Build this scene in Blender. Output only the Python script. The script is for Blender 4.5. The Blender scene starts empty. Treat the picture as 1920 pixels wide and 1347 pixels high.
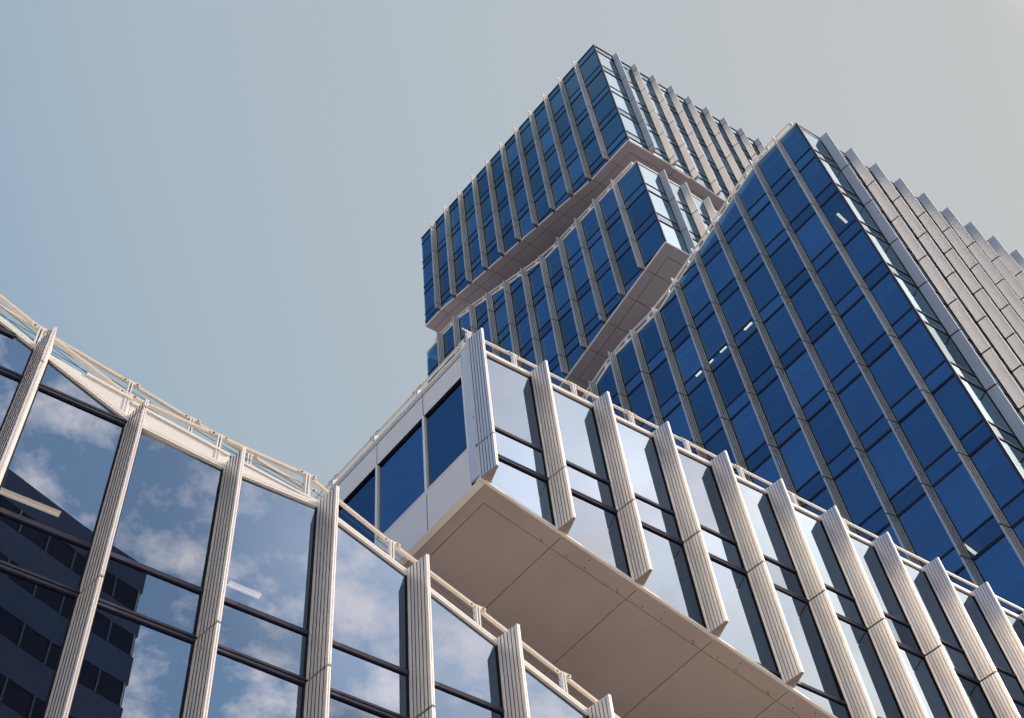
import bpy, bmesh, math, random
from mathutils import Vector, Matrix, noise
random.seed(7)
R = math.radians
scene = bpy.context.scene
COL = scene.collection

# ------------------------------------------------------------------ camera
FPX, PITCH, ROLL = 2654.57, R(57.9143), R(-8.1396)
AZ_A, AZ_B = R(50.8132), R(-47.4193)
EYE = 1.6
U = 12.8                                   # metres per survey unit
cam_d = bpy.data.cameras.new('camera')
cam = bpy.data.objects.new('camera', cam_d)
COL.objects.link(cam)
fwd = Vector((0, math.cos(PITCH), math.sin(PITCH)))
rt0 = Vector((1, 0, 0)); up0 = rt0.cross(fwd)
rt = math.cos(ROLL) * rt0 + math.sin(ROLL) * up0
up = -math.sin(ROLL) * rt0 + math.cos(ROLL) * up0
cam.matrix_world = Matrix(((rt.x, up.x, -fwd.x, 0), (rt.y, up.y, -fwd.y, 0), (rt.z, up.z, -fwd.z, EYE), (0, 0, 0, 1)))
cam_d.sensor_width = 36
cam_d.lens = FPX / 1920 * 36
cam_d.clip_start = 0.1
cam_d.clip_end = 5000
scene.camera = cam

def px_ray(x, y):
    v = fwd * FPX + rt * (x - 960) - up * (y - 673.5)
    return v.normalized()

def to_px(p):
    q = Vector(p) - Vector((0, 0, EYE))
    w = q.dot(fwd)
    if w <= 0.01:
        return None
    return (960 + FPX * q.dot(rt) / w, 673.5 - FPX * q.dot(up) / w)

# ------------------------------------------------------------------ light
SUN_AZ, SUN_EL = R(69), R(37)
sun_dir = Vector((math.sin(SUN_AZ) * math.cos(SUN_EL), math.cos(SUN_AZ) * math.cos(SUN_EL), math.sin(SUN_EL)))
sun_d = bpy.data.lights.new('sun', 'SUN')
sun_d.energy = 4.3
sun_d.angle = R(0.53)
sun_d.color = (1.0, 0.85, 0.69)
sun = bpy.data.objects.new('sun', sun_d)
sun.rotation_euler = (-sun_dir).to_track_quat('-Z', 'Y').to_euler()
COL.objects.link(sun)

world = bpy.data.worlds.new('World')
scene.world = world
world.use_nodes = True
nt = world.node_tree
N, L = nt.nodes, nt.links
N.clear()
def nd(t, **kw):
    n = N.new(t)
    for k, v in kw.items():
        setattr(n, k, v)
    return n
out = nd('ShaderNodeOutputWorld')
bg = nd('ShaderNodeBackground')
L.new(bg.outputs[0], out.inputs[0])
sky = nd('ShaderNodeTexSky', sky_type='NISHITA')
sky.sun_disc = False
sky.sun_elevation = SUN_EL
sky.sun_rotation = SUN_AZ
sky.altitude = 0
sky.air_density = 1.3
sky.dust_density = 0.3
sky.ozone_density = 8.0
SKY = 0.15
HAZE = ((0.50, .0), (0.58, .03), (0.615, .07), (0.645, .46), (0.72, .66), (0.83, .79), (0.92, .94), (1.0, 1.0))
HAZECOL = (0.565, 0.568, 0.566)
GLOW = ((1.0, 0.84, 0.62), 60.0, 2.2)
VEIL = ((1.0, 0.715, 0.555), 3.9)
CUMUL = (4.4, 3.2, 2.75, 1)
geo = nd('ShaderNodeTexCoord')
dirn = nd('ShaderNodeVectorMath', operation='NORMALIZE')
L.new(geo.outputs['Generated'], dirn.inputs[0])
def vmath(op, a, b=None):
    n = nd('ShaderNodeVectorMath', operation=op)
    for i, x in enumerate((a, b)):
        if x is None: continue
        if isinstance(x, tuple): n.inputs[i].default_value = x
        else: L.new(x, n.inputs[i])
    return n
def math_(op, a, b=None, clamp=False):
    n = nd('ShaderNodeMath', operation=op)
    n.use_clamp = clamp
    for i, x in enumerate((a, b)):
        if x is None: continue
        if isinstance(x, (int, float)): n.inputs[i].default_value = x
        else: L.new(x, n.inputs[i])
    return n.outputs[0]
def mixc(fac, a, b, blend='MIX'):
    n = nd('ShaderNodeMix', data_type='RGBA', blend_type=blend)
    if isinstance(fac, float): n.inputs[0].default_value = fac
    else: L.new(fac, n.inputs[0])
    for i, x in ((6, a), (7, b)):
        if isinstance(x, tuple): n.inputs[i].default_value = x
        else: L.new(x, n.inputs[i])
    return n.outputs[2]
skys = vmath('SCALE', sky.outputs[0]); skys.inputs[3].default_value = SKY
haze_dir = (math.sin(R(80)) * math.cos(R(37)), math.cos(R(80)) * math.cos(R(37)), math.sin(R(37)))
dot = vmath('DOT_PRODUCT', dirn.outputs[0], haze_dir).outputs['Value']
# milky summer haze, thicker towards the sun
m = math_('MULTIPLY', math_('ADD', dot, 1.0), 0.5, True)
# grey summer haze: its density falls off with the angle from the sun, red first
ramp = nd('ShaderNodeValToRGB'); cr = ramp.color_ramp; cr.interpolation = 'B_SPLINE'
for i, (pos, val) in enumerate(HAZE):
    e = cr.elements[i] if i < 2 else cr.elements.new(pos)
    e.position = pos; e.color = (val, val, val, 1)
L.new(m, ramp.inputs[0])
# clouds: broken cumulus in the south-east and a thin bright veil in the east (both only mirrored in the glass)
sep = nd('ShaderNodeSeparateXYZ'); L.new(dirn.outputs[0], sep.inputs[0])
zc = math_('MAXIMUM', sep.outputs[2], 0.08)
prj = nd('ShaderNodeCombineXYZ')
L.new(math_('DIVIDE', sep.outputs[0], zc), prj.inputs[0]); L.new(math_('DIVIDE', sep.outputs[1], zc), prj.inputs[1])
def region(az, el, r0, r1):
    c = (math.sin(R(az)) * math.cos(R(el)), math.cos(R(az)) * math.cos(R(el)), math.sin(R(el)))
    d = vmath('DOT_PRODUCT', dirn.outputs[0], c).outputs['Value']
    k = nd('ShaderNodeMapRange'); k.interpolation_type = 'SMOOTHSTEP'
    k.inputs[1].default_value = math.cos(R(r1)); k.inputs[2].default_value = math.cos(R(r0)); L.new(d, k.inputs[0])
    return k.outputs[0]
def cloudnoise(scale, lo, hi, detail=8.0, rough=.6, off=0.0):
    mp = nd('ShaderNodeMapping'); mp.inputs['Location'].default_value = (off, off * .7, 0); L.new(prj.outputs[0], mp.inputs[0])
    q = nd('ShaderNodeTexNoise'); q.inputs['Scale'].default_value = scale; q.inputs['Detail'].default_value = detail; q.inputs['Roughness'].default_value = rough
    L.new(mp.outputs[0], q.inputs['Vector'])
    k = nd('ShaderNodeMapRange'); k.inputs[1].default_value = lo; k.inputs[2].default_value = hi; L.new(q.outputs['Fac'], k.inputs[0])
    return k.outputs[0]
hz = math_('MULTIPLY', ramp.outputs[0], math_('SUBTRACT', 1.0, math_('MULTIPLY', region(122, 49, 8, 24), .55)), True)
fc = nd('ShaderNodeCombineXYZ')
for i, ex in enumerate((1.0, .6, .22)): L.new(math_('POWER', hz, ex), fc.inputs[i])
dv = vmath('SUBTRACT', HAZECOL, skys.outputs[0])
base = vmath('ADD', skys.outputs[0], vmath('MULTIPLY', fc.outputs[0], dv.outputs[0]).outputs[0]).outputs[0]
gl = vmath('SCALE', GLOW[0]); L.new(math_('MULTIPLY', math_('POWER', m, GLOW[1]), GLOW[2]), gl.inputs[3])
base = vmath('ADD', base, gl.outputs[0]).outputs[0]
veil = math_('MULTIPLY', region(88, 55, 7, 23), cloudnoise(3.0, .15, .75, 5.0, .55, 3.1), True)
vv = vmath('SCALE', VEIL[0]); L.new(math_('MULTIPLY', veil, VEIL[1]), vv.inputs[3])
base = vmath('ADD', base, vv.outputs[0]).outputs[0]
cum = math_('MULTIPLY', region(122, 47, 15, 30), cloudnoise(10.5, .475, .66, 10.0, .62), True)
cum = math_('MULTIPLY', cum, .85)
sea = vmath('SCALE', (.62, .72, .95)); L.new(math_('MULTIPLY', region(118, 49, 6, 27), .95), sea.inputs[3])
base = vmath('ADD', base, sea.outputs[0]).outputs[0]
col = mixc(cum, base, CUMUL)
L.new(col, bg.inputs[0])
bg.inputs[1].default_value = 1.0

scene.view_settings.view_transform = 'Standard'
scene.view_settings.look = 'None'
scene.view_settings.exposure = 0.0
scene.view_settings.gamma = 1.0
scene.cycles.use_denoising = True
scene.cycles.max_bounces = 9
scene.cycles.transparent_max_bounces = 12
scene.cycles.sample_clamp_indirect = 6.0
scene.cycles.caustics_reflective = True
scene.cycles.blur_glossy = 0.3

# ------------------------------------------------------------------ materials
def new_mat(name):
    mt = bpy.data.materials.new(name); mt.use_nodes = True
    return mt, mt.node_tree.nodes, mt.node_tree.links
def pbr(name, colr, rough=0.5, metal=0.0, vary=0.06, scale=(1, 1, 1), nscale=3.0, bump=0.0, rvary=0.05):
    mt, n, l = new_mat(name)
    p = n['Principled BSDF']
    tc = n.new('ShaderNodeTexCoord'); mp = n.new('ShaderNodeMapping'); nz_ = n.new('ShaderNodeTexNoise')
    mp.inputs['Scale'].default_value = scale
    l.new(tc.outputs['Object'], mp.inputs[0]); l.new(mp.outputs[0], nz_.inputs['Vector'])
    nz_.inputs['Scale'].default_value = nscale; nz_.inputs['Detail'].default_value = 6; nz_.inputs['Roughness'].default_value = .65
    rp = n.new('ShaderNodeMapRange'); l.new(nz_.outputs['Fac'], rp.inputs[0])
    rp.inputs[1].default_value = .3; rp.inputs[2].default_value = .7
    rp.inputs[3].default_value = 1 - vary; rp.inputs[4].default_value = 1 + vary
    sc = n.new('ShaderNodeVectorMath'); sc.operation = 'SCALE'; sc.inputs[0].default_value = colr
    l.new(rp.outputs[0], sc.inputs[3]); l.new(sc.outputs[0], p.inputs['Base Color'])
    rr = n.new('ShaderNodeMapRange'); l.new(nz_.outputs['Fac'], rr.inputs[0])
    rr.inputs[3].default_value = max(.02, rough - rvary); rr.inputs[4].default_value = rough + rvary
    l.new(rr.outputs[0], p.inputs['Roughness'])
    p.inputs['Metallic'].default_value = metal
    if bump:
        b_ = n.new('ShaderNodeBump'); b_.inputs['Strength'].default_value = bump; b_.inputs['Distance'].default_value = .01
        l.new(nz_.outputs['Fac'], b_.inputs['Height']); l.new(b_.outputs[0], p.inputs['Normal'])
    return mt
def glass_mat(name, tint, body, ior=2.1, base=0.0):
    mt, n, l = new_mat(name)
    n.remove(n['Principled BSDF'])
    o = n['Material Output']
    fr = n.new('ShaderNodeFresnel'); fr.inputs['IOR'].default_value = ior
    gl_ = n.new('ShaderNodeBsdfGlossy'); gl_.inputs['Color'].default_value = (*tint, 1); gl_.inputs['Roughness'].default_value = .0
    tr = n.new('ShaderNodeBsdfTransparent'); tr.inputs['Color'].default_value = (*body, 1)
    tc = n.new('ShaderNodeTexCoord'); nz_ = n.new('ShaderNodeTexNoise'); nz_.inputs['Scale'].default_value = .55; nz_.inputs['Detail'].default_value = 1
    l.new(tc.outputs['Object'], nz_.inputs['Vector'])
    bp = n.new('ShaderNodeBump'); bp.inputs['Strength'].default_value = .25; bp.inputs['Distance'].default_value = .006
    l.new(nz_.outputs['Fac'], bp.inputs['Height']); l.new(bp.outputs[0], gl_.inputs['Normal'])
    oi = n.new('ShaderNodeObjectInfo'); vr = n.new('ShaderNodeMapRange'); vr.inputs[3].default_value = .74; vr.inputs[4].default_value = 1.24
    l.new(oi.outputs['Random'], vr.inputs[0]); vs_ = n.new('ShaderNodeVectorMath'); vs_.operation = 'SCALE'; vs_.inputs[0].default_value = tint
    l.new(vr.outputs[0], vs_.inputs[3]); l.new(vs_.outputs[0], gl_.inputs['Color'])
    mx = n.new('ShaderNodeMixShader')
    l.new(fr.outputs[0], mx.inputs[0]); l.new(tr.outputs[0], mx.inputs[1]); l.new(gl_.outputs[0], mx.inputs[2])
    l.new(mx.outputs[0], o.inputs[0])
    return mt
def emit_mat(name, colr, s):
    mt, n, l = new_mat(name)
    p = n['Principled BSDF']; p.inputs['Base Color'].default_value = (*colr, 1)
    p.inputs['Emission Color'].default_value = (*colr, 1); p.inputs['Emission Strength'].default_value = s
    return mt
M = {}
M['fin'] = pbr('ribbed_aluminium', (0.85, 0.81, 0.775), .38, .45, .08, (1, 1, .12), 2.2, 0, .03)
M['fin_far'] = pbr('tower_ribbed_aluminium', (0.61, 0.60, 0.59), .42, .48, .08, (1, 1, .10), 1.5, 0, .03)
M['joint'] = pbr('joint_shadow_gap', (0.004, 0.004, 0.007), .9, 0, .02)
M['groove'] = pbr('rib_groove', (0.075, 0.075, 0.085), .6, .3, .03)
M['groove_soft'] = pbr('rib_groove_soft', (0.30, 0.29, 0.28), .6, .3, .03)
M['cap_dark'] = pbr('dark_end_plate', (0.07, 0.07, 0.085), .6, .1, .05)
M['cap'] = pbr('fin_end_plate', (0.36, 0.30, 0.28), .55, .2, .05)
M['mull'] = pbr('dark_mullion', (0.011, 0.014, 0.042), .55, 0, .05)
M['white'] = pbr('white_coping', (0.82, 0.82, 0.80), .45, 0, .04)
M['panel'] = pbr('light_grey_panel', (0.86, 0.80, 0.745), .5, .1, .03)
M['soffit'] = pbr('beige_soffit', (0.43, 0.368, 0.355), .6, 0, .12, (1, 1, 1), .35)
M['soffit_shaded'] = pbr('shaded_beige_soffit', (0.27, 0.26, 0.315), .6, 0, .06, (1, 1, 1), .35)  # same beige soffit, with the towers' dimmer ground light put into the colour
M['rail'] = pbr('cream_rail_paint', (0.70, 0.64, 0.54), .45, 0, .04)
M['bolt'] = pbr('bolt_steel', (0.05, 0.045, 0.045), .5, .5, .05)
M['cable'] = pbr('steel_cable', (0.12, 0.13, 0.15), .5, .7, .03)
M['ceil'] = pbr('office_ceiling', (0.55, 0.56, 0.56), .8, 0, .05)
M['core'] = pbr('interior_core', (0.10, 0.10, 0.11), .8, 0, .1)
M['blind'] = pbr('roller_blind', (0.72, 0.75, 0.74), .8, 0, .05)
M['roof'] = pbr('roof_membrane', (0.40, 0.39, 0.37), .8, 0, .08)
M['glass'] = glass_mat('window_glass', (0.57, 0.77, 1.0), (0.11, 0.13, 0.26), 2.6)
M['glass_tower'] = glass_mat('tower_window_glass', (0.53, 0.78, 1.0), (0.28, 0.50, 0.72), 3.9)
M['lamp_wing'] = emit_mat('wing_lamp_tube', (1.0, 0.74, 0.32), 3.6)
M['lamp'] = emit_mat('lamp_tube', (1.0, 0.64, 0.34), 3.4)
M['housing'] = pbr('lamp_housing', (0.6, 0.5, 0.4), .5, .2, .03)
M['farwall'] = pbr('grey_cladding', (0.24, 0.25, 0.37), .6, .1, .08, (1, 1, 1), .4)
M['farglass'] = pbr('dark_band_glass', (0.02, 0.02, 0.04), .15, 0, .1)
M['farmull'] = pbr('pale_window_post', (0.40, 0.41, 0.44), .5, 0, .05)
mt, n, l = new_mat('paving_ground')
p = n['Principled BSDF']; p.inputs['Roughness'].default_value = .8
tc = n.new('ShaderNodeTexCoord'); bk = n.new('ShaderNodeTexBrick'); bk.inputs['Scale'].default_value = 1.2
bk.inputs['Color1'].default_value = (.60, .51, .44, 1); bk.inputs['Color2'].default_value = (.54, .46, .40, 1); bk.inputs['Mortar'].default_value = (.2, .18, .16, 1)
bk.inputs['Mortar Size'].default_value = .01
l.new(tc.outputs['Object'], bk.inputs['Vector']); l.new(bk.outputs[0], p.inputs['Base Color'])
M['ground'] = mt

# ------------------------------------------------------------------ helpers
def ZW(z):                                  # survey height -> world height
    return z * U + EYE
VA = Vector((math.sin(AZ_A), math.cos(AZ_A), 0)); NA = Vector((math.cos(AZ_A), -math.sin(AZ_A), 0))
VB = Vector((math.sin(AZ_B), math.cos(AZ_B), 0)); NB = Vector((-math.cos(AZ_B), math.sin(AZ_B), 0))
class Frame:                                # one facade plane: along, outward, up (metres)
    def __init__(self, d, n, nu):
        self.d, self.n, self.nu = d, n, nu * U
    def pt(self, s, o, z):
        p = self.d * s + self.n * (o - self.nu)
        return Vector((p.x, p.y, z))
class Skew:                                 # plan parallelogram from a corner
    def __init__(self, corner):
        self.c = corner
    def pt(self, u, v, z):
        p = self.c + VA * u + VB * v
        return Vector((p.x, p.y, z))
class MB:
    def __init__(self):
        self.v, self.f, self.m = [], [], []
    def hexa(self, pts, mat=0):
        i = len(self.v); self.v += [Vector(p) for p in pts]
        for f in ((0, 3, 2, 1), (4, 5, 6, 7), (0, 1, 5, 4), (1, 2, 6, 5), (2, 3, 7, 6), (3, 0, 4, 7)):
            self.f.append([i + k for k in f]); self.m.append(mat)
    def box(self, fr, a0, a1, b0, b1, z0, z1, mat=0):
        self.hexa([fr.pt(a0, b0, z0), fr.pt(a1, b0, z0), fr.pt(a1, b1, z0), fr.pt(a0, b1, z0),
                   fr.pt(a0, b0, z1), fr.pt(a1, b0, z1), fr.pt(a1, b1, z1), fr.pt(a0, b1, z1)], mat)
    def sbox(self, fr, s0, s1, o0, o1, za0, za1, zb0, zb1, mat=0):
        # box whose ends have their own bottom / top (za at s0, zb at s1)
        self.hexa([fr.pt(s0, o0, za0), fr.pt(s1, o0, zb0), fr.pt(s1, o1, zb0), fr.pt(s0, o1, za0),
                   fr.pt(s0, o0, za1), fr.pt(s1, o0, zb1), fr.pt(s1, o1, zb1), fr.pt(s0, o1, za1)], mat)
    def prism(self, pts2, fr, z0, z1, mat=0, capmat=None, dark=()):
        i = len(self.v); k = len(pts2)
        for z in (z0, z1):
            self.v += [fr.pt(s, o, z) for s, o in pts2]
        for j in range(k):
            q = (j + 1) % k
            self.f.append([i + j, i + q, i + k + q, i + k + j]); self.m.append(2 if j in dark else mat)
        cm_ = mat if capmat is None else capmat
        self.f.append([i + j for j in range(k)][::-1]); self.m.append(cm_)
        self.f.append([i + k + j for j in range(k)]); self.m.append(cm_)
    def poly(self, pts, mat=0):
        i = len(self.v); self.v += [Vector(p) for p in pts]
        self.f.append(list(range(i, i + len(pts)))); self.m.append(mat)
    def bar(self, p0, p1, w, h, mat=0, upv=Vector((0, 0, 1))):
        p0, p1 = Vector(p0), Vector(p1)
        d = (p1 - p0).normalized(); sd = d.cross(upv)
        if sd.length < 1e-4: sd = d.cross(Vector((1, 0, 0)))
        sd.normalize(); uu = sd.cross(d)
        q = []
        for p in (p0, p1):
            q += [p - sd * w / 2 - uu * h / 2, p + sd * w / 2 - uu * h / 2, p + sd * w / 2 + uu * h / 2, p - sd * w / 2 + uu * h / 2]
        self.hexa(q, mat)
    def tube(self, p0, p1, r, k=8, mat=0):
        p0, p1 = Vector(p0), Vector(p1)
        d = (p1 - p0).normalized(); sd = d.cross(Vector((.3, .2, .93))).normalized(); uu = sd.cross(d)
        i = len(self.v)
        for p in (p0, p1):
            for j in range(k):
                t = 2 * math.pi * j / k
                self.v.append(p + sd * math.cos(t) * r + uu * math.sin(t) * r)
        for j in range(k):
            q = (j + 1) % k
            self.f.append([i + j, i + q, i + k + q, i + k + j]); self.m.append(mat)
        self.f.append([i + j for j in range(k)][::-1]); self.m.append(mat)
        self.f.append([i + k + j for j in range(k)]); self.m.append(mat)
    def build(self, name, mats, parent=None, closed=True, bevel=0.0):
        if not self.f: return None
        off = parent_loc(parent)
        me = bpy.data.meshes.new(name)
        me.from_pydata([tuple(p - off) for p in self.v], [], self.f)
        for q in (mats if isinstance(mats, (list, tuple)) else [mats]):
            me.materials.append(M[q])
        me.polygons.foreach_set('material_index', self.m)
        if closed:
            bm = bmesh.new(); bm.from_mesh(me)
            bmesh.ops.recalc_face_normals(bm, faces=bm.faces)
            bm.to_mesh(me); bm.free()
        me.update()
        o = bpy.data.objects.new(name, me); COL.objects.link(o)
        if parent is not None: o.parent = parent
        if bevel:
            bv = o.modifiers.new('bevel', 'BEVEL'); bv.width = bevel; bv.segments = 2; bv.limit_method = 'ANGLE'
        return o
def parent_loc(p):
    v = Vector((0, 0, 0))
    while p is not None:
        v = v + Vector(p.location); p = p.parent
    return v
def thing(name, label, cat, loc, group=None):
    o = bpy.data.objects.new(name, None); COL.objects.link(o)
    o.location = loc; o.empty_display_size = .5
    o['label'] = label; o['category'] = cat
    if group: o['group'] = group
    return o
def prof(pts):                               # piecewise linear profile, survey units in, metres/world out
    q = [(s * U, ZW(z)) for s, z in pts]
    def f(s):
        if s <= q[0][0]: return q[0][1] + (s - q[0][0]) * ((q[1][1] - q[0][1]) / (q[1][0] - q[0][0]))
        for (s0, z0), (s1, z1) in zip(q, q[1:]):
            if s <= s1: return z0 + (z1 - z0) * (s - s0) / (s1 - s0)
        (s0, z0), (s1, z1) = q[-2], q[-1]
        return z1 + (s - s1) * (z1 - z0) / (s1 - s0)
    return f

# ------------------------------------------------------------------ fins
FW, FD, FT0, FT1 = .255, .43, .112, .165     # base width, depth, tip from / to
def fin_profile(s0, ribs=6, big=False):
    def edge(p, q, side):
        res = []
        dx, dy = q[0] - p[0], q[1] - p[1]; ln = math.hypot(dx, dy)
        nx, ny = -dy / ln * side, dx / ln * side      # inward
        g, dp = (.014 if big else .0052) / ln, (.012 if big else .022)
        for i in range(1, ribs):
            t = i / ribs
            res += [(p[0] + dx * (t - g), p[1] + dy * (t - g)),
                    (p[0] + dx * (t - g * .6) + nx * dp, p[1] + dy * (t - g * .6) + ny * dp),
                    (p[0] + dx * (t + g * .6) + nx * dp, p[1] + dy * (t + g * .6) + ny * dp),
                    (p[0] + dx * (t + g) + nx * .007, p[1] + dy * (t + g) + ny * .007)]
        return res
    A0, A1, B1, B0 = (0, .0), (FT0, FD), (FT1, FD), (FW, .0)
    pts = [A0] + edge(A0, A1, -1) + [A1, (FT0 + .018, FD), (FT0 + .022, FD - .012), (FT0 + .030, FD - .012), (FT0 + .034, FD), B1]
    pts += edge(B1, B0, -1) + [B0]
    return [(s0 + x, y) for x, y in pts]
def groove_faces(k=5):                       # side faces that lie in a groove
    r = set()
    for st in ((1, 1 + 4 * k + 6) if k else ()):
        for i in range(k): r |= {st + 4 * i, st + 4 * i + 1, st + 4 * i + 2}
    return r
GF = {1: groove_faces(0), 4: groove_faces(3), 6: groove_faces(5)}
def core_profile(s0):
    return [(s0 + .030, .0), (s0 + FT0 + .018, FD - .028), (s0 + FT1 - .018, FD - .028), (s0 + FW - .030, .0)]
BOLTS = ((.10, .05), (.16, .08), (.11, .17), (.16, .20), (.13, .28), (.14, .36))
def fin(fr, s0, z0, z1, joints, parent, cap=True, name='fin', big=False, seat=True):
    mb = MB()
    cuts = [z for z in sorted(joints) if z0 + .15 < z < z1 - .15]
    zs = [z0] + cuts + [z1]
    ribs = (1 if fr.d is VA else 4) if big else 6
    pr = fin_profile(s0, ribs, big); gp = .050 if big else .024; co = core_profile(s0)
    for i in range(len(zs) - 1):
        a_ = zs[i] + (gp if i else 0); b_ = zs[i + 1] - (gp if i < len(zs) - 2 else 0)
        mb.prism(pr, fr, a_, b_, 0, None, GF[ribs])
    if cuts: mb.prism(co, fr, z0 + .1, z1 - .1, 1)
    # dark seating channel between fin and glass
    if seat: mb.box(fr, s0 - .022, s0 - .004, -.03, .008, z0 + .02, z1 - .16, 1)
    mb.box(fr, s0 + FW + .004, s0 + FW + .02, -.03, .008, z0 + .02, z1 - .12, 1)
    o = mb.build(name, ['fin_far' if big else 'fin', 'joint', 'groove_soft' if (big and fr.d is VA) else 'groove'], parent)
    if cap:
        cp = MB()
        pr2 = [(s0 + .128 + (x - s0 - .128) * .985, y * .985) for x, y in pr]
        cp.prism(pr2, fr, z0 - .012, z0 - .001, 0)
        for bx, by in BOLTS:
            cp.box(fr, s0 + bx - .007, s0 + bx + .007, by - .007, by + .007, z0 - .018, z0 - .012, 1)
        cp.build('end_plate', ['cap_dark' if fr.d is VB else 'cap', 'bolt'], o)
    return o

# ------------------------------------------------------------------ facades
def clip_poly(poly, f, keep_below):
    # clip polygon in (s, z) by straight line through f at polygon's s-range ends
    s0 = min(p[0] for p in poly); s1 = max(p[0] for p in poly)
    z0, z1 = f(s0 + 1e-6), f(s1 - 1e-6)
    def g(p):
        zl = z0 + (z1 - z0) * (p[0] - s0) / (s1 - s0)
        return (zl - p[1]) if keep_below else (p[1] - zl)
    res = []
    for i, p in enumerate(poly):
        q = poly[(i + 1) % len(poly)]
        gp, gq = g(p), g(q)
        if gp >= 0: res.append(p)
        if gp * gq < 0:
            t = gp / (gp - gq); res.append((p[0] + (q[0] - p[0]) * t, p[1] + (q[1] - p[1]) * t))
    return res
def area(poly):
    return abs(sum(p[0] * q[1] - q[0] * p[1] for p, q in zip(poly, poly[1:] + poly[:1]))) / 2
PANES = {}
def facade(thing_, fr, s_lo, s_hi, fins, floors, top, bot, sp, fin_top_extra, cap=True, mull_hi=True, fin_sel=None, zmin_f=None):
    """glass panes, mullions and fins of one facade; floors = world heights of the floor lines"""
    edges = [s_lo] + [s for s in fins if s_lo < s < s_hi] + [s_hi]
    panes = PANES.setdefault(thing_.name, {'window': [], 'transom_window': []})
    zmax = max(top(s) for s in edges) + .01; zmin = min(bot(s) for s in edges) - .01
    lev = []
    for z in floors:
        lev += [(z, 'floor'), (z + sp, 'sill')]
    lev = [(zmin, 'end')] + [q for q in sorted(lev) if zmin < q[0] < zmax] + [(zmax, 'end')]
    for e0, e1 in zip(edges, edges[1:]):
        for (z0, k0), (z1, k1) in zip(lev, lev[1:]):
            poly = [(e0 + .01, z0), (e1 - .01, z0), (e1 - .01, z1), (e0 + .01, z1)]
            poly = clip_poly(poly, top, True)
            if len(poly) > 2: poly = clip_poly(poly, bot, False)
            if len(poly) < 3 or area(poly) < .02: continue
            kind = 'transom_window' if (k1 == 'sill' or (k1 == 'end' and k0 == 'floor')) else 'window'
            panes[kind].append((fr, poly))
    # mullions
    for z, kk in lev[1:-1]:
        h = (.048 if kk == 'floor' else .034) if fr.nu > 13.0 else (.060 if kk == 'floor' else .042)
        ins = [(e0, e1) for e0, e1 in zip(edges, edges[1:])
               if z + h < max(top(e0 + 1e-4), top(e1 - 1e-4)) and z - h > min(bot(e0 + 1e-4), bot(e1 - 1e-4))]
        if not ins: continue
        mb = MB()
        for e0, e1 in ins:
            t0, t1 = top(e0 + 1e-4), top(e1 - 1e-4); a_, b_ = e0, e1
            if z + h > t0: a_ = e0 + (e1 - e0) * (z + h - t0) / (t1 - t0)
            if z + h > t1: b_ = e0 + (e1 - e0) * (z + h - t0) / (t1 - t0)
            t0, t1 = bot(e0 + 1e-4), bot(e1 - 1e-4)
            if z - h < t0: a_ = max(a_, e0 + (e1 - e0) * (z - h - t0) / (t1 - t0))
            if z - h < t1: b_ = min(b_, e0 + (e1 - e0) * (z - h - t0) / (t1 - t0))
            if b_ - a_ < .05: continue
            if kk == 'floor':
                mb.box(fr, a_, b_, -.06, .018, z - h, z - h * .25)
                mb.box(fr, a_, b_, -.06, .002, z - h * .25, z + h * .25)
                mb.box(fr, a_, b_, -.06, .018, z + h * .25, z + h)
            else:
                mb.box(fr, a_, b_, -.06, .014, z - h, z + h)
        mb.build('mullion', 'mull', thing_)
    for i, s in enumerate(fins):
        if not (s_lo - .01 <= s < s_hi): continue
        z1 = top(s + .001) + fin_top_extra; z0 = bot(s + .001)
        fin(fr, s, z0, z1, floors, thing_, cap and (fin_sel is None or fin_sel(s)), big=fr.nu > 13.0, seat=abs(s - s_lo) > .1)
def flush_panes(thing_, blinds=0.0, gm='glass'):
    for kind, lst in PANES.get(thing_.name, {}).items():
        sc = []
        for fr, poly in lst:
            pts = [fr.pt(s, -.02, z) for s, z in poly]
            px = [to_px(p) for p in pts]
            if any(p is None for p in px): a_ = 0
            else:
                px = [(min(1930, max(-10, x)), min(1357, max(-10, y))) for x, y in px]; a_ = area(px)
            sc.append((a_, fr, poly))
        sc.sort(key=lambda q: -q[0])
        rest = MB()
        for i, (a_, fr, poly) in enumerate(sc):
            jt = [random.gauss(0, .0028) for _ in range(2)]
            cs = sum(p[0] for p in poly) / len(poly); cz = sum(p[1] for p in poly) / len(poly)
            pts = [fr.pt(s, -.02 + (s - cs) * jt[0] + (z - cz) * jt[1], z) for s, z in poly]
            nrm = (pts[1] - pts[0]).cross(pts[2] - pts[1])
            if nrm.dot(fr.n) < 0: pts.reverse()
            if i < 100 and a_ > 0:
                mb = MB(); mb.poly(pts); mb.build(kind, gm, thing_, closed=False)
            else:
                rest.poly(pts)
        o = rest.build(kind, gm, thing_, closed=False)
        if kind == 'window' and blinds:
            for a_, fr, poly in sc[:100]:
                if a_ < 60 or len(poly) != 4 or poly[2][1] - poly[0][1] < 2 or random.random() > blinds: continue
                x0, x1 = poly[0][0] + .12, poly[1][0] - .06; z0, z1 = poly[0][1], poly[2][1]
                zz = z1 - (z1 - z0) * (random.choice((.99, .99, .6)) if random.random() < .2 and gm != 'glass' else random.uniform(.20, .30))
                mb = MB(); mb.box(fr, x0, x1, -.30, -.285, zz + .05, z1 - .03); mb.build('roller_blind', 'blind', thing_)
        if o: o['kind'] = 'stuff'
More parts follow.
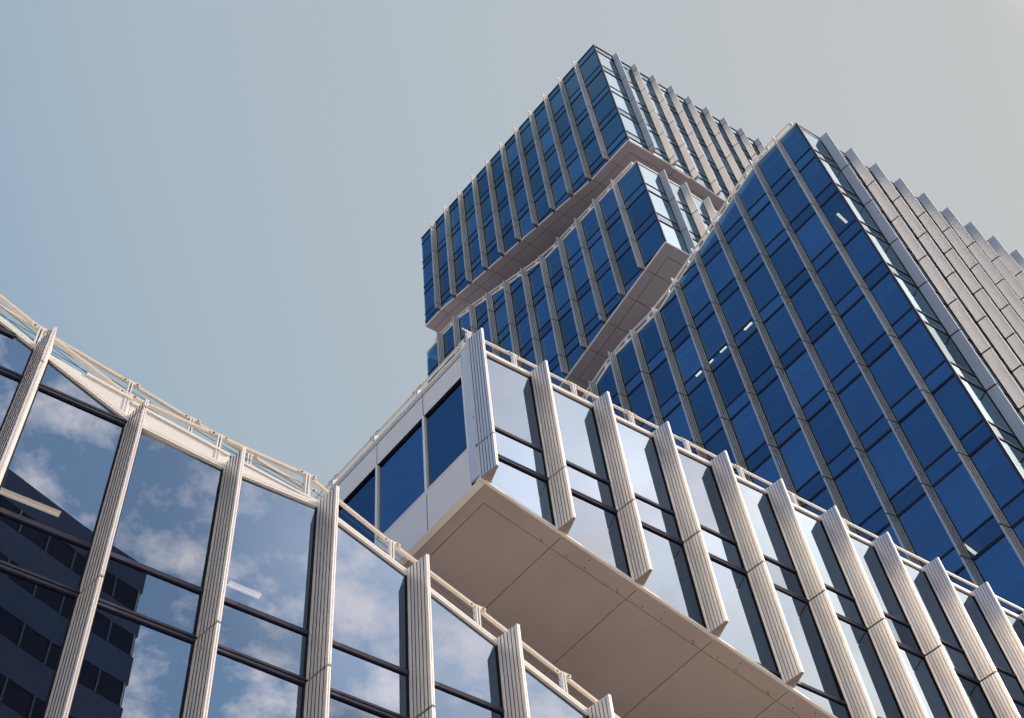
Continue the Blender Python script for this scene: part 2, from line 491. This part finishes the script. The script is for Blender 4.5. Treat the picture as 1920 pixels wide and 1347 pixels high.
def coping(thing_, fr, edges, top, name='coping', h=.12, depth=.018, extra=0.0, mat='white'):
    mb = MB()
    for e0, e1 in zip(edges, edges[1:]):
        t0, t1 = top(e0 + 1e-4), top(e1 - 1e-4)
        mb.sbox(fr, e0, e1, -.10, .025, t0 - .012, t0 + .030, t1 - .012, t1 + .030, 0)
        mb.sbox(fr, e0, e1, -.10, -.02, t0 + .030, t0 + .055, t1 + .030, t1 + .055, 1)
        mb.sbox(fr, e0, e1, -.35, depth, t0 + .055, t0 + h, t1 + .055, t1 + h, 0)
    return mb.build(name, [mat, 'joint'], thing_)
def drip(thing_, fr, edges, bot, name='edge_trim'):
    mb = MB()
    for e0, e1 in zip(edges, edges[1:]):
        t0, t1 = bot(e0 + 1e-4), bot(e1 - 1e-4)
        mb.sbox(fr, e0, e1, -.08, .015, t0 + .045, t0 + .085, t1 + .045, t1 + .085, 1)
        mb.sbox(fr, e0, e1, -.10, .035, t0 - .015, t0 + .045, t1 - .015, t1 + .045, 0)
    return mb.build(name, ['white', 'joint'], thing_)
def interior(thing_, sk, ul, vl, floors, zlo, zhi, clipu=None, deep=6.5, side_walls=True):
    for z in floors:
        if not (zlo < z < zhi + .05): continue
        u0, u1 = (.12, ul - .12) if clipu is None else clipu(z)
        if u1 - u0 < .5: continue
        mb = MB(); mb.box(sk, u0, u1, .12, vl - .12, z - .36, z - .07); mb.build('floor_slab', 'ceil', thing_)
    u0, u1 = (deep, ul - .5)
    if u1 > u0 + .5:
        mb = MB(); mb.box(sk, u0, u1, deep, vl - .5, zlo, zhi - .4); mb.build('core_wall', 'core', thing_)
def soffit(thing_, sk, ulines, vlines, zf, border=.36, gap=.016, edge_u=True, edge_v=True, mat='soffit', name='soffit'):
    """panelled underside; edge lines v=0 (right facade) and u=0 (left facade)"""
    mb = MB()
    def pan(u0, u1, v0, v1, mat=0, t=.05, dz=0):
        q = [(u0, v0), (u1, v0), (u1, v1), (u0, v1)]
        mb.hexa([sk.pt(u, v, zf(u, v) + dz) for u, v in q] + [sk.pt(u, v, zf(u, v) + dz + t) for u, v in q], mat)
    g = gap / 2
    us = [border] + [u for u in ulines if u > border + .2]
    vs = [border] + [v for v in vlines if v > border + .2]
    pan(0.02, border - g, 0.02, border - g)
    for i, (u0, u1) in enumerate(zip(us, us[1:])): pan(u0 + (g if i else -g), u1 - g, .02, border - g)
    for i, (v0, v1) in enumerate(zip(vs, vs[1:])): pan(.02, border - g, v0 + (g if i else -g), v1 - g)
    for u0, u1 in zip(us, us[1:]):
        for v0, v1 in zip(vs, vs[1:]):
            pan(u0 + g, u1 - g, v0 + g, v1 - g, 0, .05, .012)
    for u0, u1 in zip([0.03] + us[1:], us[1:]):
        for v0, v1 in zip([0.03] + vs[1:], vs[1:]):
            pan(u0, u1, v0, v1, 1, .04, .064)
    return mb, mb.build(name, [mat, 'joint'], thing_)
def grid(a0, step, lo, hi):
    k = math.ceil((lo - a0) / step - 1e-9); r = []
    while a0 + k * step < hi: r.append((a0 + k * step) * U); k += 1
    return r
S = .1289
H = .3070; SPN = .0757 * U
def corner_from(px, d, n, nu):               # pixel on a facade plane -> plan corner
    r = px_ray(*px); t = -nu * U / n.dot(r); p = r * t
    return Vector((p.x, p.y, 0))
DB = 2.556
A1 = Frame(VA, NA, 1.0)

# ------------------------------------------------------------------ ground
mb = MB(); mb.poly([(-1500, -1500, 0), (1500, -1500, 0), (1500, 1500, 0), (-1500, 1500, 0)])
g = mb.build('ground', 'ground', None, closed=False); g['kind'] = 'structure'

mt, n, l = new_mat('added_dark_asphalt')  # dark surface for the added ground strip
p = n['Principled BSDF']; p.inputs['Roughness'].default_value = .85
tc = n.new('ShaderNodeTexCoord'); q_ = n.new('ShaderNodeTexNoise'); q_.inputs['Scale'].default_value = 3.0; q_.inputs['Detail'].default_value = 8
r_ = n.new('ShaderNodeValToRGB'); r_.color_ramp.elements[0].color = (.045, .045, .047, 1); r_.color_ramp.elements[1].color = (.085, .083, .082, 1)
l.new(tc.outputs['Object'], q_.inputs['Vector']); l.new(q_.outputs['Fac'], r_.inputs[0]); l.new(r_.outputs[0], p.inputs['Base Color'])
M['strip_asphalt'] = mt
fr_ = Frame(VA, NA, 1.0)
mb = MB(); mb.poly([fr_.pt(14, 2.5, .004), fr_.pt(26, 2.5, .004), fr_.pt(26, 140, .004), fr_.pt(14, 140, .004)])  # dark ground strip added out of view to dim light bounced onto the soffit
rd = mb.build('added_dark_strip', 'strip_asphalt', None, closed=False); rd['kind'] = 'structure'
mb = MB()
for o0 in range(6, 136, 6): mb.poly([fr_.pt(19.9, o0, .008), fr_.pt(20.1, o0, .008), fr_.pt(20.1, o0 + 3, .008), fr_.pt(19.9, o0 + 3, .008)])
rm_ = mb.build('added_strip_markings', 'white', None, closed=False); rm_['kind'] = 'structure'
mb = MB(); mb.box(fr_, 13.8, 14.0, 2.5, 140, .0, .13); mb.box(fr_, 26.0, 26.2, 2.5, 140, .0, .13); kb = mb.build('added_strip_kerb', 'panel', None); kb['kind'] = 'structure'  # markings and edging only dress the added strip

# ------------------------------------------------------------------ low wing
podf = [ZW(2.0430 - H * k) for k in range(0, 7)]
a_L0 = -1.0
low_top = prof([(-1.0, 2.005), (.2110, 1.4350), (.2115, 1.4225), (.4685, 1.4235), (.4690, 1.4300), (.8555, 1.2495), (2.40, .5160)])
ground_bot = lambda s: .02
cL = VA * (a_L0 * U) - NA * U
skL = Skew(Vector((cL.x, cL.y, 0)))
low = thing('office_wing', 'low glass wing with sloping white parapet and pale ribbed fins at lower left', 'building', (cL.x, cL.y, 0), 'wings of the glass office complex')
finsL = grid(.2110, S, a_L0 + .02, 1.62)
facade(low, A1, a_L0 * U, 2.40 * U, finsL, podf, low_top, ground_bot, SPN, .14, cap=False)
flush_panes(low, .7)
eL = [a_L0 * U] + finsL + [2.40 * U]
coping(low, A1, eL, low_top)
interior(low, skL, 3.40 * U, 1.25 * U, podf[2:], 0, ZW(1.0), clipu=lambda z: (.12, (2.28 * U if z < ZW(.6) else (1.05 * U if z < ZW(.9) else (1.78 * U if z < ZW(1.2) else 1.17 * U)))))
mb = MB()                                      # roof deck following the parapet
for e0, e1 in zip(eL, eL[1:]):
    z0, z1 = low_top(e0 + 1e-4), low_top(e1 - 1e-4)
    u0, u1 = e0 - a_L0 * U, e1 - a_L0 * U
    q = [(u0, .05, z0), (u1, .05, z1), (u1, 1.2 * U, z1), (u0, 1.2 * U, z0)]
    mb.hexa([skL.pt(u, v, z - .30) for u, v, z in q] + [skL.pt(u, v, z - .05) for u, v, z in q])
mb.build('roof', 'roof', low)
mb = MB(); mb.box(skL, .0, 3.4 * U, 1.2 * U, 1.2 * U + .3, 0, ZW(.45)); mb.box(skL, 0, .3, .2, 1.2 * U, 0, ZW(1.9)); mb.build('rear_wall', 'panel', low)
# white triangular infill above the dipped part of the glass
mb = MB()
def infill(p, o0, o1, mat=0):
    i = len(mb.v); k = len(p)
    for o in (o0, o1): mb.v += [A1.pt(s * U, o, ZW(z)) for s, z in p]
    mb.f.append(list(range(i, i + k))[::-1]); mb.m.append(mat)
    mb.f.append(list(range(i + k, i + 2 * k))); mb.m.append(mat)
    for j in range(k):
        q = (j + 1) % k; mb.f.append([i + j, i + q, i + k + q, i + k + j]); mb.m.append(mat)
infill([(.100, 1.5005), (.2110, 1.4485), (.2110, 1.4790), (.150, 1.4890)], -.12, -.012)
infill([(.2115, 1.4360), (.4685, 1.4370), (.360, 1.4500), (.2115, 1.4720)], -.12, -.012)
infill([(.150, 1.4895), (.2110, 1.4795), (.2110, 1.4840), (.150, 1.4945)], -.14, .012)
infill([(.2115, 1.4730), (.345, 1.4530), (.345, 1.4575), (.2115, 1.4780)], -.14, .012)
infill([(.350, 1.4523), (.4685, 1.4375), (.4685, 1.4410), (.350, 1.4565)], -.14, .006)
infill([(.3465, 1.4540), (.3490, 1.4537), (.3490, 1.4400), (.3465, 1.4400)], -.05, -.006, 1)
mb.build('infill_panel', ['white', 'joint'], low)

# ------------------------------------------------------------------ overhanging wing
a_C0 = .7225
cC = VA * (a_C0 * U) - NA * U
skC = Skew(Vector((cC.x, cC.y, 0)))
uC = 1.700 * U; vC = 1.35 * U
c_top = prof([(a_C0, 2.0310), (3.0, 2.0310)])
c_bot = prof([(a_C0, 1.6545), (a_C0 + 1.8, 1.6545 - .3285 * 1.8)])
wing = thing('office_wing', 'overhanging glass wing with beige underside and grey end wall above the low wing', 'building', (cC.x, cC.y, 0), 'wings of the glass office complex')
finsC = grid(a_C0, S, a_C0 - .001, a_C0 + 1.66)
facade(wing, A1, a_C0 * U, a_C0 * U + uC, finsC, podf, c_top, c_bot, SPN, .17)
flush_panes(wing, .5)
eC = finsC + [a_C0 * U + uC]
coping(wing, A1, eC, c_top)
drip(wing, A1, eC, c_bot)
soffC = lambda u, v: ZW(1.6545) - .3285 * u - .03
uln = [k * S * U + .144 for k in range(1, 13)] + [uC]
mbs, so = soffit(wing, skC, uln, [k * .32 * U for k in range(1, 5)], soffC, border=.365)
mb = MB()                                       # fixing dots on the soffit border
for k in range(1, 13):
    for du, dv in ((-.10, .30), (-.06, .335), (.45, .30), (.80, .12), (.85, .30)):
        u, v = k * S * U + du, dv
        mb.box(skC, u - .011, u + .011, v - .011, v + .011, soffC(u, v) - .006, soffC(u, v) + .01)
mb.build('soffit_fixings', 'bolt', so)
clipC = lambda z: (max(.25, (ZW(1.6545) - z) / .3285 + 1.2), uC - .12)
interior(wing, skC, uC, vC, podf[:4], ZW(1.75), ZW(2.05), clipu=clipC)
mb = MB(); mb.box(skC, .1, uC, .1, vC, ZW(2.028), ZW(2.034)); mb.build('roof', 'roof', wing)
# end wall: grey panels, three blue windows, slim white frames
E1 = Frame(VB, NB, .85825)
e0 = .8862 * U
def es(x): return e0 + x * U
NWIN = 9
we = [.0165] + [.1190 + .1258 * k for k in range(NWIN)]
mb = MB(); pm = MB(); fm = MB()
zb, zw0, zw1, zt = ZW(1.6500), ZW(1.7490), ZW(1.9510), ZW(2.0150)
panes = []
for i, (x0, x1) in enumerate(zip(we, we[1:])):
    s0, s1 = es(x0), es(x1)
    for q0, q1 in ((zb, zw0 - .04), (zw1 + .03, zt)):
        pm = MB(); pm.box(E1, s0 + .012, s1 - .012, -.10, random.uniform(-.002, .002), q0, q1); pm.build('wall_panel', 'panel', wing)
    mb = MB(); poly = [(s0 + .05, zw0), (s1 - .03, zw0), (s1 - .03, zw1), (s0 + .05, zw1)]
    mb.poly([E1.pt(s, -.05, z) for s, z in poly][::-1]); mb.build('window', 'glass_tower', wing, closed=False)
    fm.box(E1, s0 - .035, s0 + .035, -.08, .012, zw0 - .1, zw1 + .02, 0)
    fm.box(E1, s0 + .037, s1 - .037, -.08, .014, zw0 - .035, zw0 + .012, 0)
    fm.box(E1, s0 + .037, s1 - .037, -.08, .006, zw1 + .002, zw1 + .026, 1)
    fm.box(E1, s0 - .008, s0 + .008, -.08, -.012, zb, zw0 - .101, 1)
    fm.box(E1, s0 - .008, s0 + .008, -.08, -.012, zw1 + .021, zt, 1)
fm.build('window_frame', ['white', 'joint'], wing)
mb = MB()
mb.box(E1, es(0), es(.0150), -.10, .02, ZW(1.6600), ZW(1.8300) - .006, 0); mb.box(E1, es(0), es(.0150), -.10, .02, ZW(1.8300) + .006, ZW(2.016), 0)
mb.box(E1, es(0.0152), es(.0164), -.10, .0, ZW(1.66), ZW(2.015), 1)
mb.build('corner_panel', ['fin', 'joint'], wing)
mb = MB()
mb.box(E1, es(0), es(1.25), -.35, .035, ZW(2.0225), ZW(2.0300), 0); mb.box(E1, es(0), es(1.25), -.2, .0, ZW(2.0205), ZW(2.0225), 1)
mb.box(E1, es(0), es(1.25), -.2, .02, ZW(2.0175), ZW(2.0205), 0); mb.box(E1, es(0), es(1.25), -.2, .0, ZW(2.0150), ZW(2.0175), 1)
mb.box(E1, es(0), es(1.25), -.12, .02, zb - .035, zb - .01, 0)
mb.build('coping', ['white', 'joint'], wing)
mb = MB(); mb.box(skC, 0, uC, vC, vC + .3, ZW(1.15), ZW(2.03)); mb.build('rear_wall', 'panel', wing)

# ------------------------------------------------------------------ tower blocks
GB = .1288
def bgrid(lo, hi): return grid(1.5212, GB, lo, hi)
BFr = Frame(VB, NB, DB)
GT = 'stacked blue glass tower blocks'
# --- right-hand block
cR = corner_from((1492, 231.7), VB, NB, DB)
nuR = -cR.dot(NA) / U; aR = cR.dot(VA) / U; bR = cR.dot(VB) / U
AR = Frame(VA, NA, nuR); skR = Skew(cR)
uR, vR = 1.62 * U, 2.28 * U
rblk = thing('tower_block', 'right-hand blue glass block with ribbed fins rising straight behind the overhanging wing', 'building', (cR.x, cR.y, 0), GT)
r_top_b = prof([(bR, 5.1480), (.8784, 5.1480), (.8790, 5.1500), (1.5224, 4.8440), (1.78, 4.8430), (2.95, 4.2700)])
r_top_a = prof([(aR, 5.1480), (aR + 3, 5.1480)])
flR = [ZW(4.841 + .3065)] + [ZW(4.841 - .3075 * k) for k in range(0, 10)]
zr0 = ZW(2.0435)
flatR = lambda s: zr0
finsRb = bgrid(bR + .02, 2.2)
finsRa = grid(2.5585, .1305, aR + .02, aR + 1.58)
facade(rblk, BFr, bR * U, 2.20 * U, finsRb, flR, r_top_b, flatR, SPN, .08, cap=False)
facade(rblk, AR, aR * U, aR * U + uR, finsRa, flR, r_top_a, flatR, SPN, .10, cap=False)
flush_panes(rblk, .85, 'glass_tower')
coping(rblk, BFr, [bR * U] + finsRb + [2.2 * U], r_top_b, h=.16)
mb = MB(); mb.box(AR, aR * U, aR * U + uR, -.3, .02, ZW(5.148), ZW(5.148) + .05); mb.build('coping', 'mull', rblk)
interior(rblk, skR, uR, vR, flR, zr0, ZW(4.83))
mb = MB()
mb.box(skR, .02, uR, 1.54 * U, vR, zr0, ZW(4.25)); mb.box(skR, uR - .3, uR, .05, 1.5 * U, zr0, ZW(4.8))
mb.box(skR, .03, uR, .03, vR, 0, zr0 - .01)
mb.build('rear_wall', 'core', rblk)
mb = MB()
rb_e = [bR * U] + finsRb + [2.2 * U]
for e0_, e1_ in zip(rb_e, rb_e[1:]):
    z0, z1 = r_top_b(e0_ + 1e-4) - .12, r_top_b(e1_ - 1e-4) - .12
    v0, v1 = e0_ - bR * U, e1_ - bR * U
    q = [(.12, v0, z0), (uR, v0, z0), (uR, v1, z1), (.12, v1, z1)]
    mb.hexa([skR.pt(u, v, z - .25) for u, v, z in q] + [skR.pt(u, v, z) for u, v, z in q])
mb.build('roof', 'roof', rblk)
# --- top and middle blocks share a corner
cT = corner_from((1112.5, 84.2), VB, NB, DB)
nuT = -cT.dot(NA) / U; aT = cT.dot(VA) / U; bT = cT.dot(VB) / U
AT = Frame(VA, NA, nuT); skT = Skew(cT)
bTl = 2.9475
uT, vT = 1.40 * U, (bTl - bT) * U
flT = [ZW(6.0757 + .3065 * k) for k in range(-8, 6)]
finsTb = bgrid(bT + .02, bTl - .05)
finsTa = grid(2.4589, .1283, aT + .02, aT + 1.38)
top_blk = thing('tower_block', 'topmost blue glass block, projecting over the others with a broad beige underside', 'building', (cT.x, cT.y, 0), GT)
t_top = lambda s: ZW(7.6860)
t_bot_b = prof([(bT, 6.3230), (1.6500, 6.3230), (2.8092, 6.6360), (bTl, 6.6370)])
t_bot_a = prof([(aT, 6.3230), (2.6200, 6.3230), (4.2, 6.3230 - .29 * 1.58)])
facade(top_blk, BFr, bT * U, bTl * U, finsTb, flT, t_top, t_bot_b, SPN, .0)
facade(top_blk, AT, aT * U, aT * U + uT, finsTa, flT, t_top, t_bot_a, SPN, .0)
flush_panes(top_blk, .85, 'glass_tower')
mb = MB(); mb.box(BFr, bT * U, bTl * U, -.3, .03, ZW(7.6860), ZW(7.6935)); mb.box(AT, aT * U, aT * U + uT, -.3, .03, ZW(7.6860) , ZW(7.6930)); mb.build('coping', 'mull', top_blk)
drip(top_blk, BFr, [bT * U] + finsTb + [bTl * U], t_bot_b); drip(top_blk, AT, [aT * U] + finsTa + [aT * U + uT], t_bot_a)
soffT = lambda u, v: t_bot_b(bT * U + v) + t_bot_a(aT * U + u) - ZW(6.3230) - .03
soffit(top_blk, skT, [(2.62 - aT) * U, uT], [s - bT * U for s in finsTb] + [vT], soffT, border=.62, gap=.03, mat='soffit_shaded')
interior(top_blk, skT, uT, vT, flT, ZW(6.66), ZW(7.7))
mb = MB(); mb.box(skT, .05, uT, .05, vT, ZW(7.60), ZW(7.672)); mb.build('roof', 'roof', top_blk)
mb = MB(); mb.box(skT, .05, uT, vT - .25, vT - .03, ZW(6.66), ZW(7.6)); mb.box(skT, uT - .3, uT, .05, vT - .3, ZW(6.33), ZW(7.6)); mb.build('rear_wall', 'core', top_blk)
mb = MB(); mb.box(skT, .42 * U, uT - 1, .42 * U, vT - 3, ZW(5.9), ZW(6.66)); mb.build('neck_wall', 'core', top_blk)
mb = MB()                                       # black corner post
mb.box(BFr, bT * U - .06, bT * U + .05, -.05, .03, ZW(6.323), ZW(7.69)); mb.build('corner_post', 'mull', top_blk)
# --- middle block
mid = thing('tower_block', 'middle blue glass block squeezed between the topmost block and the right-hand block', 'building', (cT.x, cT.y, 0), GT)
m_top_b = prof([(bT, 6.0650), (2.0365, 6.0650), (2.6805, 6.3640), (bTl, 6.3640)])
m_top_a = prof([(aT, 6.0650), (2.6600, 6.0650), (4.2, 6.0650 - .48 * 1.54)])
m_bot_b = prof([(bT, 5.2415), (bT + 1.6, 5.2415 - .349 * 1.6)])
m_bot_a = lambda s: ZW(5.2415)
facade(mid, BFr, bT * U, bTl * U, finsTb, flT, m_top_b, m_bot_b, SPN, .10)
facade(mid, AT, aT * U, aT * U + uT, finsTa, flT, m_top_a, m_bot_a, SPN, .10)
flush_panes(mid, .85, 'glass_tower')
eMb = [bT * U] + finsTb + [bTl * U]; eMa = [aT * U] + finsTa + [aT * U + uT]
coping(mid, BFr, eMb, m_top_b, h=.16); coping(mid, AT, eMa, m_top_a, h=.16)
drip(mid, BFr, eMb, m_bot_b); drip(mid, AT, eMa, m_bot_a)
soffM = lambda u, v: m_bot_b(bT * U + v) - .03
soffit(mid, skT, [uT], [s - bT * U for s in finsTb] + [vT], soffM, border=.62, gap=.03, mat='soffit_shaded')
interior(mid, skT, uT, vT, flT, ZW(5.25), ZW(6.0))
for z in flT:
    if ZW(4.6) < z < ZW(5.25) or z > ZW(6.03) and z < ZW(6.3):
        mb = MB()
        if z < ZW(5.25): mb.box(skT, .12, uT - .2, (ZW(5.2415) - z) / .349 + 1.3, vT - .2, z - .36, z - .07)
        else: mb.box(skT, .12, uT - .2, vT - 4.2, vT - .2, z - .36, z - .07)
        mb.build('floor_slab', 'ceil', mid)
mb = MB()
for e0_, e1_ in zip(eMb, eMb[1:]):
    z0, z1 = m_top_b(e0_ + 1e-4) - .12, m_top_b(e1_ - 1e-4) - .12
    v0, v1 = e0_ - bT * U, e1_ - bT * U
    q = [(.12, max(.12, v0), z0), (.27 * U, max(.12, v0), z0), (.27 * U, v1, z1), (.12, v1, z1)]
    mb.hexa([skT.pt(u, v, z - .25) for u, v, z in q] + [skT.pt(u, v, z) for u, v, z in q])
mb.build('roof', 'roof', mid)
mb = MB(); mb.box(skT, .05, uT, vT - .25, vT - .03, ZW(4.75), ZW(6.3)); mb.build('rear_wall', 'core', mid)
mb = MB(); mb.box(BFr, bT * U - .06, bT * U + .05, -.05, .03, ZW(5.245), ZW(6.065)); mb.build('corner_post', 'mull', mid)
mb = MB(); mb.box(skT, .42 * U, uT - 1, .42 * U, vT - 3, ZW(4.6), ZW(5.3)); mb.build('neck_wall', 'core', mid)
mb = MB(); mb.box(BFr, bR * U - .06, bR * U + .05, -.05, .03, zr0, ZW(5.15)); mb.build('corner_post', 'mull', rblk)

# ------------------------------------------------------------------ roof railings
def deeper(nodes, fr, o):                     # survey was on the glass plane: carry it to the rail's own plane
    k = (fr.nu - o) / fr.nu
    return [(s * k, EYE + (z - EYE) * k) for s, z in nodes]
def railing(label, fr, nodes, o, post_base, bar_h=.08, bar_w=.05, post_w=.075, cables=True, bolts=True, rail_slack=None, brace=None):
    """nodes = (s, z_top) at the posts, metres / world; post_base(s) = foot height"""
    s0, z0 = nodes[len(nodes) // 2]
    t = thing('roof_railing', label, 'railing', fr.pt(s0, o, post_base(s0)), 'cream safety railings along the roof edges')
    rm = MB()
    pts = [fr.pt(s, o, z) for s, z in nodes]
    for p, q in zip(pts, pts[1:]): rm.bar(p, q, bar_w, bar_h)
    rm.build('rail', 'rail', t, bevel=.012)
    if cables:
        for fz in (.35, .68):
            cm_ = MB()
            for (sa, za), (sb, zb_) in zip(nodes, nodes[1:]):
                ba, bb = post_base(sa), post_base(sb)
                cm_.tube(fr.pt(sa, o - .02, ba + (za - ba) * fz), fr.pt(sb, o - .02, bb + (zb_ - bb) * fz), .006, 6)
            cm_.build('cable', 'cable', t)
    for s, z in nodes:
        zb_ = post_base(s)
        pm_ = MB()
        pm_.box(fr, s - post_w / 2, s - post_w / 2 + .024, o - .05, o + .05, zb_ - .04, z + .01)
        pm_.box(fr, s + post_w / 2 - .024, s + post_w / 2, o - .05, o + .05, zb_ - .04, z + .01)
        pm_.box(fr, s - post_w / 2 + .024, s + post_w / 2 - .024, o - .05, o - .03, zb_ - .04, z - .02)
        po = pm_.build('post', 'white', t)
        if bolts:
            bm_ = MB()
            bm_.box(fr, s - .16, s + .16, o + .031, o + .038, z - .040, z + .040, 0)
            for ds in (-.11, .11):
                bm_.box(fr, s + ds - .014, s + ds + .014, o + .038, o + .046, z - .014, z + .014, 1)
            bm_.build('bracket', ['rail', 'bolt'], po)
    return t
ctopm = lambda f, h=.12: (lambda s: f(s + 1e-3) + h)
nL1 = [(-.288, 1.728), (-.165, 1.665), (-.041, 1.604), (.0813, 1.542), (.2045, 1.4868), (.328, 1.4842), (.4516, 1.484), (.5749, 1.4211), (.6994, 1.3653), (.8227, 1.306), (.946, 1.2465), (1.07, 1.1875)]
base1 = ctopm(low_top)
railing('bolted railing stepping down along the front parapet of the low wing', A1, deeper([(s * U, ZW(z) - .03) for s, z in nL1], A1, -.05), -.05, base1)
nu2 = 1.045
A1b = Frame(VA, NA, nu2)
nL2 = [(-.14, 1.588), (-.030, 1.5625), (.0823, 1.5390), (.2041, 1.5125), (.2886, 1.4928), (.3704, 1.4741), (.4532, 1.4560)]
f2 = prof([(-.2, 1.545), (.0823, 1.4990), (.2041, 1.4720), (.2886, 1.4550), (.3704, 1.4390), (.46, 1.4260), (.6, 1.40)])
def base2(s): return (f2(s / nu2) - EYE) * nu2 + EYE
railing('slender railing running straight behind the dip in the low wing parapet', A1b, [(s * U * nu2, ZW(z * nu2) - .02) for s, z in nL2], 0, base2)
nC = [(a_C0 + .004, 2.0715)] + [(a_C0 + .0965 + .1235 * k, 2.0720) for k in range(0, 13)]
railing('long level railing above the fins of the overhanging wing, facing right', A1, deeper([(s * U, ZW(z)) for s, z in nC], A1, -.08), -.08, ctopm(c_top, .12))
nE = [(.010 + .1200 * k, 2.0480) for k in range(0, 8)]
railing('level railing along the grey end wall roof edge of the overhanging wing', E1, deeper([(es(x), ZW(z)) for x, z in nE], E1, -.10), -.10, lambda s: ZW(2.0300), bar_h=.075)
nM = [(bT + .03, 0)] + [(s / U + .064, 0) for s in finsTb]
railing('white railing on the middle block roof edge beneath the beige underside', BFr, [(s * U, m_top_b(s * U) + .62) for s, _ in nM], -.06, ctopm(m_top_b), cables=False, bolts=False, bar_h=.10, bar_w=.09, post_w=.16)
nR = [(bR + .02, 0)] + [(s / U + .064, 0) for s in finsRb[:-1]]
railing('white railing stepping down the sloping roof edge of the right-hand block', BFr, [(s * U, r_top_b(s * U) + .66) for s, _ in nR], -.06, ctopm(r_top_b), cables=False, bolts=False, bar_h=.10, bar_w=.09, post_w=.16)

# ------------------------------------------------------------------ ceiling lights seen through the glass
def ceiling_light(p0, p1, fr, floors, label, w=.13):
    pts = []
    zc = None
    for q in (p0, p1):
        r = px_ray(*q); t = -fr.nu / fr.n.dot(r); e = Vector((0, 0, EYE)) + r * t
        if zc is None:
            zc = min(z for z in floors if z - .36 > e.z + .25) - .36 - .10
        t2 = (zc - EYE) / r.z
        pts.append(Vector((0, 0, EYE)) + r * t2)
    c = (pts[0] + pts[1]) / 2
    t = thing('ceiling_light', label, 'lamp', c, 'lit ceiling lamps seen through the windows')
    d = (pts[1] - pts[0]).normalized(); sd = Vector((-d.y, d.x, 0))
    mb = MB(); mb.bar(pts[0] + Vector((0, 0, .03)), pts[1] + Vector((0, 0, .03)), w, .03); mb.build('housing', 'housing', t)
    for q in (-.25, .25):
        mb = MB(); mb.bar(pts[0] + sd * w * q, pts[1] + sd * w * q, w * .34, .02); mb.build('tube', 'lamp_wing' if fr is A1 else 'lamp', t)
ceiling_light((1570, 401), (1588, 418), BFr, flR, 'twin-tube lamp by the corner, high in the right-hand block')
ceiling_light((1396, 619), (1410, 605), BFr, flR, 'uppermost lamp of the diagonal row in the right-hand block')
ceiling_light((1350, 661), (1362, 650), BFr, flR, 'second lamp down in the diagonal row of the right-hand block')
ceiling_light((1330, 681), (1337, 674), BFr, flR, 'short third lamp in the diagonal row of the right-hand block')
ceiling_light((1305, 706), (1315, 696), BFr, flR, 'lowest lamp of the diagonal row in the right-hand block')
ceiling_light((1806, 1021), (1830, 1039), BFr, flR, 'bright twin-tube lamp low in the right-hand block above the wing railing')
ceiling_light((428, 1094), (488, 1119), A1, podf, 'bright lamp behind the fourth pane of the low wing')
ceiling_light((-20, 912), (112, 965), A1, podf, 'long dim lamp behind the far left pane of the low wing')

# ------------------------------------------------------------------ building behind the photographer, mirrored in the low wing
cv = [(33.2, -15.0), (28.6, -17.2), (23.4, -19.2), (17.6, -20.6), (11.0, -21.6), (4.0, -22.0)]
far = thing('office_building', 'dark curved office building with banded windows, mirrored in the lower left panes', 'building', (18, -22, 0))
HT = 71.6
def ring(mb, z0, z1, off, mat=0, back=14.0):
    pts = [Vector((x, y, 0)) for x, y in cv]
    cen = Vector((15, -40, 0))
    o_ = [p + (p - cen).normalized() * off for p in pts]
    bk_ = [p + Vector((6 - i * .6, -back, 0)) for i, p in enumerate(pts)]
    loop = o_ + bk_[::-1]
    i = len(mb.v); k = len(loop)
    for z in (z0, z1): mb.v += [Vector((p.x, p.y, z)) for p in loop]
    for j in range(k):
        q = (j + 1) % k; mb.f.append([i + j, i + q, i + k + q, i + k + j]); mb.m.append(mat)
    mb.f.append([i + j for j in range(k)][::-1]); mb.m.append(mat)
    mb.f.append([i + k + j for j in range(k)]); mb.m.append(mat)
FH = 4.1
z = 0.0
nfl = int(HT / FH)
for i in range(nfl):
    z0 = HT - (i + 1) * FH
    mb = MB(); ring(mb, z0 + 1.8, z0 + FH - .01, .12); mb.build('spandrel_band', 'farwall', far)
    mb = MB(); ring(mb, z0 - .0, z0 + 1.79, .0); wbd = mb.build('window_band', 'farglass', far)
    mb = MB()
    for (x0, y0), (x1, y1) in zip(cv, cv[1:]):
        for t in (.05, .38, .72):
            p = Vector((x0 + (x1 - x0) * t, y0 + (y1 - y0) * t, 0)); q = p + (p - Vector((15, -40, 0))).normalized() * .12
            mb.bar((q.x, q.y, z0 + .02), (q.x, q.y, z0 + 1.77), .07, .10, 0, Vector((1, 0, 0)))
    mb.build('window_posts', 'farmull', wbd)
mb = MB(); ring(mb, 0.01, HT - nfl * FH - .01, .1); mb.build('plinth', 'farwall', far)
